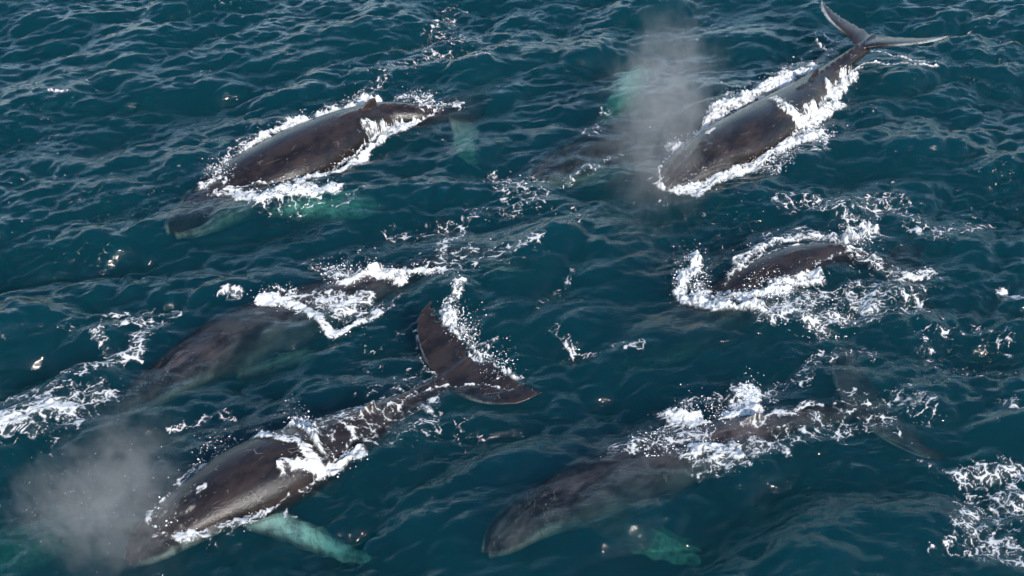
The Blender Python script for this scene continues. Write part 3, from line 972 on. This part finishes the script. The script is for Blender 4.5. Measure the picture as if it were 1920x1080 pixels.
# plumes: whale, photo pixel of the foot, radius, height, drift (m), count
PLUMES = [(0, (680, 195), .5, .55, (-.3, .2), 260), (0, (775, 190), .6, .5, (0, .2), 150), (0, (420, 330), .7, .35, (-.3, .1), 260), (0, (810, 205), .5, .5, (.2, .2), 160),
          (1, (1400, 205), 1.0, .45, (-.4, .4), 300), (1, (1290, 280), .9, .45, (-.5, .3), 380), (1, (1510, 255), 1.0, .4, (.4, -.4), 380), (1, (1440, 300), 1.0, .3, (.2, -.4), 300), (1, (1500, 140), .8, .5, (-.2, .2), 200),
          (2, (640, 515), .7, .4, (-.2, .2), 160), (2, (520, 560), .5, .2, (0, 0), 100), (2, (690, 520), .4, .6, (0, .2), 120),
          (3, (570, 815), .45, .75, (-.2, .2), 300), (3, (860, 640), .6, .7, (.4, .3), 420), (3, (920, 690), .6, .5, (.5, .3), 260), (3, (848, 600), .4, 1.0, (.1, .3), 220), (3, (420, 865), .8, .35, (-.2, .2), 220), (3, (310, 970), .5, .3, (0, .1), 160),
          (4, (1300, 540), .7, .8, (-.3, .2), 380), (4, (1610, 455), .5, .8, (.2, .3), 260), (4, (1440, 545), .9, .4, (0, -.2), 260), (4, (1520, 590), 1.6, .2, (0, 0), 240),
          (5, (1330, 780), .8, .4, (-.2, .2), 240), (5, (1400, 750), .35, .7, (.1, .2), 160), (5, (1220, 830), .7, .25, (0, 0), 140),
          (6, (960, 355), .8, .15, (0, 0), 60)]
DROP_LABEL = {0: 'spray of droplets beside the dry backed whale', 1: 'spray of droplets thrown out along the whale with raised flukes', 2: 'droplets splashing round the small dorsal fin',
              3: 'droplets flung up by the glossy whale and its flukes', 4: 'spray of droplets round the brown arched back', 5: 'droplets above the large submerged whale', 6: 'few droplets in front of the whale behind the mist'}
for k in range(7):
    pts, rad = [], []
    for w, (px, py), r, h, (ddx, ddy), cnt in PLUMES:
        if w != k: continue
        fx, fy = unproject(px, py, 0.0)
        a = rng.random(cnt) * 2 * np.pi; q = np.sqrt(rng.random(cnt)) * r
        hz = rng.exponential(.33, cnt).clip(0, 1.5) * h
        x = fx + np.cos(a) * q + ddx * hz / max(h, .1); y = fy + np.sin(a) * q + ddy * hz / max(h, .1)
        pts.append(np.stack([x, y, water_height(x, y) + .03 + hz], 1)); rad.append(.005 + rng.exponential(.005, cnt).clip(0, .02))
    for kk, sx, sy, sz, sh in drop_src:
        if kk != k or len(sx) == 0: continue
        n = min(2200, len(sx) // 6)
        i = rng.integers(0, len(sx), n)
        x = sx[i] + rng.normal(0, .22, n); y = sy[i] + rng.normal(0, .22, n)
        z = np.maximum(water_height(x, y), sz[i] - .1) + .02 + rng.exponential(.5, n).clip(0, 2) * (.08 + sh[i])
        pts.append(np.stack([x, y, z], 1)); rad.append(.004 + rng.exponential(.004, n).clip(0, .016))
    P = np.vstack(pts); r = np.concatenate(rad)
    v = (P[:, None, :] + OCT_V[None] * r[:, None, None] * rng.uniform(.6, 1.9, (len(r), 1, 3))).reshape(-1, 3)
    f = (OCT_F[None] + 6 * np.arange(len(r))[:, None, None]).reshape(-1, 3)
    add_object('spray', mesh_from('spray', v, f), MAT_DROP, DROP_LABEL[k], 'spray', kind='stuff')


# ------------------------------------------------------------------ blows: clouds of breath
def make_mist(name, density, scale, seed):
    m, ns, ls = new_mat(name)
    out = ns.new('ShaderNodeOutputMaterial')
    tc = ns.new('ShaderNodeTexCoord')
    # object space runs -1..1 across the cloud; soft towards the rim, torn by noise
    n1 = node(ns, 'ShaderNodeTexNoise', Scale=scale, Detail=6.0, Roughness=0.68, Distortion=0.5)
    mp = node(ns, 'ShaderNodeMapping'); mp.inputs['Location'].default_value = (seed, seed * 2, 0); mp.inputs['Scale'].default_value = (1, 1, 1.5)
    ls.new(tc.outputs['Object'], mp.inputs['Vector']); ls.new(mp.outputs[0], n1.inputs['Vector'])
    ln = ns.new('ShaderNodeVectorMath'); ln.operation = 'LENGTH'; ls.new(tc.outputs['Object'], ln.inputs[0])
    fall = ramp(ns, ls, ln.outputs['Value'], 0.15, 1.0, 1, 0)
    f2 = math_node(ns, ls, 'ADD', math_node(ns, ls, 'MULTIPLY', fall, 1.1), math_node(ns, ls, 'MULTIPLY', math_node(ns, ls, 'SUBTRACT', n1.outputs['Fac'], 0.56), 4.6))
    dens = math_node(ns, ls, 'MULTIPLY', math_node(ns, ls, 'MULTIPLY', ramp(ns, ls, f2, 0.0, 0.9), fall), density)
    v = ns.new('ShaderNodeVolumePrincipled')
    v.inputs['Color'].default_value = (0.70, 0.65, 0.61, 1)
    v.inputs['Anisotropy'].default_value = 0.35
    ls.new(dens, v.inputs['Density'])
    ls.new(v.outputs[0], out.inputs['Volume'])
    return m


def blow(label, foot, top, rx, density, seed, scale=4.2, drops=90):
    """foot, top: (px, py, z) of the two ends of the cloud's axis."""
    a = Vector((*map(float, unproject(foot[0], foot[1], foot[2])), foot[2]))
    b = Vector((*map(float, unproject(top[0], top[1], top[2])), top[2]))
    bm = bmesh.new(); bmesh.ops.create_icosphere(bm, subdivisions=3, radius=1.0)
    me = bpy.data.meshes.new('blow_mist'); bm.to_mesh(me); bm.free()
    o = add_object('blow_mist', me, make_mist('breath mist', density, scale, seed), label, 'mist', kind='stuff')
    ax = b - a
    o.location = (a + b) / 2
    o.rotation_euler = ax.to_track_quat('Z', 'Y').to_euler()
    o.scale = (rx, rx, ax.length / 2)
    # heavier drops among the mist
    n = drops
    u = np.clip(rng.normal(0, .30, (n, 3)), -.95, .95)
    rot = ax.to_track_quat('Z', 'Y').to_matrix()
    R3 = np.array([list(r) for r in rot])
    P = np.array(list(o.location)) + (u * np.array([rx, rx, ax.length / 2])) @ R3.T
    P = P[P[:, 2] > .35]
    r = .005 + rng.exponential(.003, len(P)).clip(0, .008)
    v = (P[:, None, :] + OCT_V[None] * r[:, None, None]).reshape(-1, 3)
    f = (OCT_F[None] + 6 * np.arange(len(P))[:, None, None]).reshape(-1, 3)
    dr = bpy.data.objects.new('droplets', mesh_from('droplets', v, f)); dr.data.materials.append(MAT_DROP); col.objects.link(dr)
    dr.parent = o
    from mathutils import Matrix
    dr.matrix_parent_inverse = Matrix.LocRotScale(o.location, o.rotation_euler, o.scale).inverted()
    dr['kind'] = 'stuff'
    print('BLOW', label[:20], 'length %.1f' % ax.length)
    return o


blow('tall grey column of breath mist rising before the whale with raised flukes', (1208, 520, .6), (1275, -40, 4.0), 3.7, .18, 1.3)
blow('grey puff of breath mist over the snout of the glossy whale', (195, 1190, .5), (245, 690, 3.6), 2.6, .30, 4.7)
blow('faint thin veil of mist drifting off by the corner', (-10, 1060, .6), (230, 850, 2.0), 2.4, .19, 7.9)
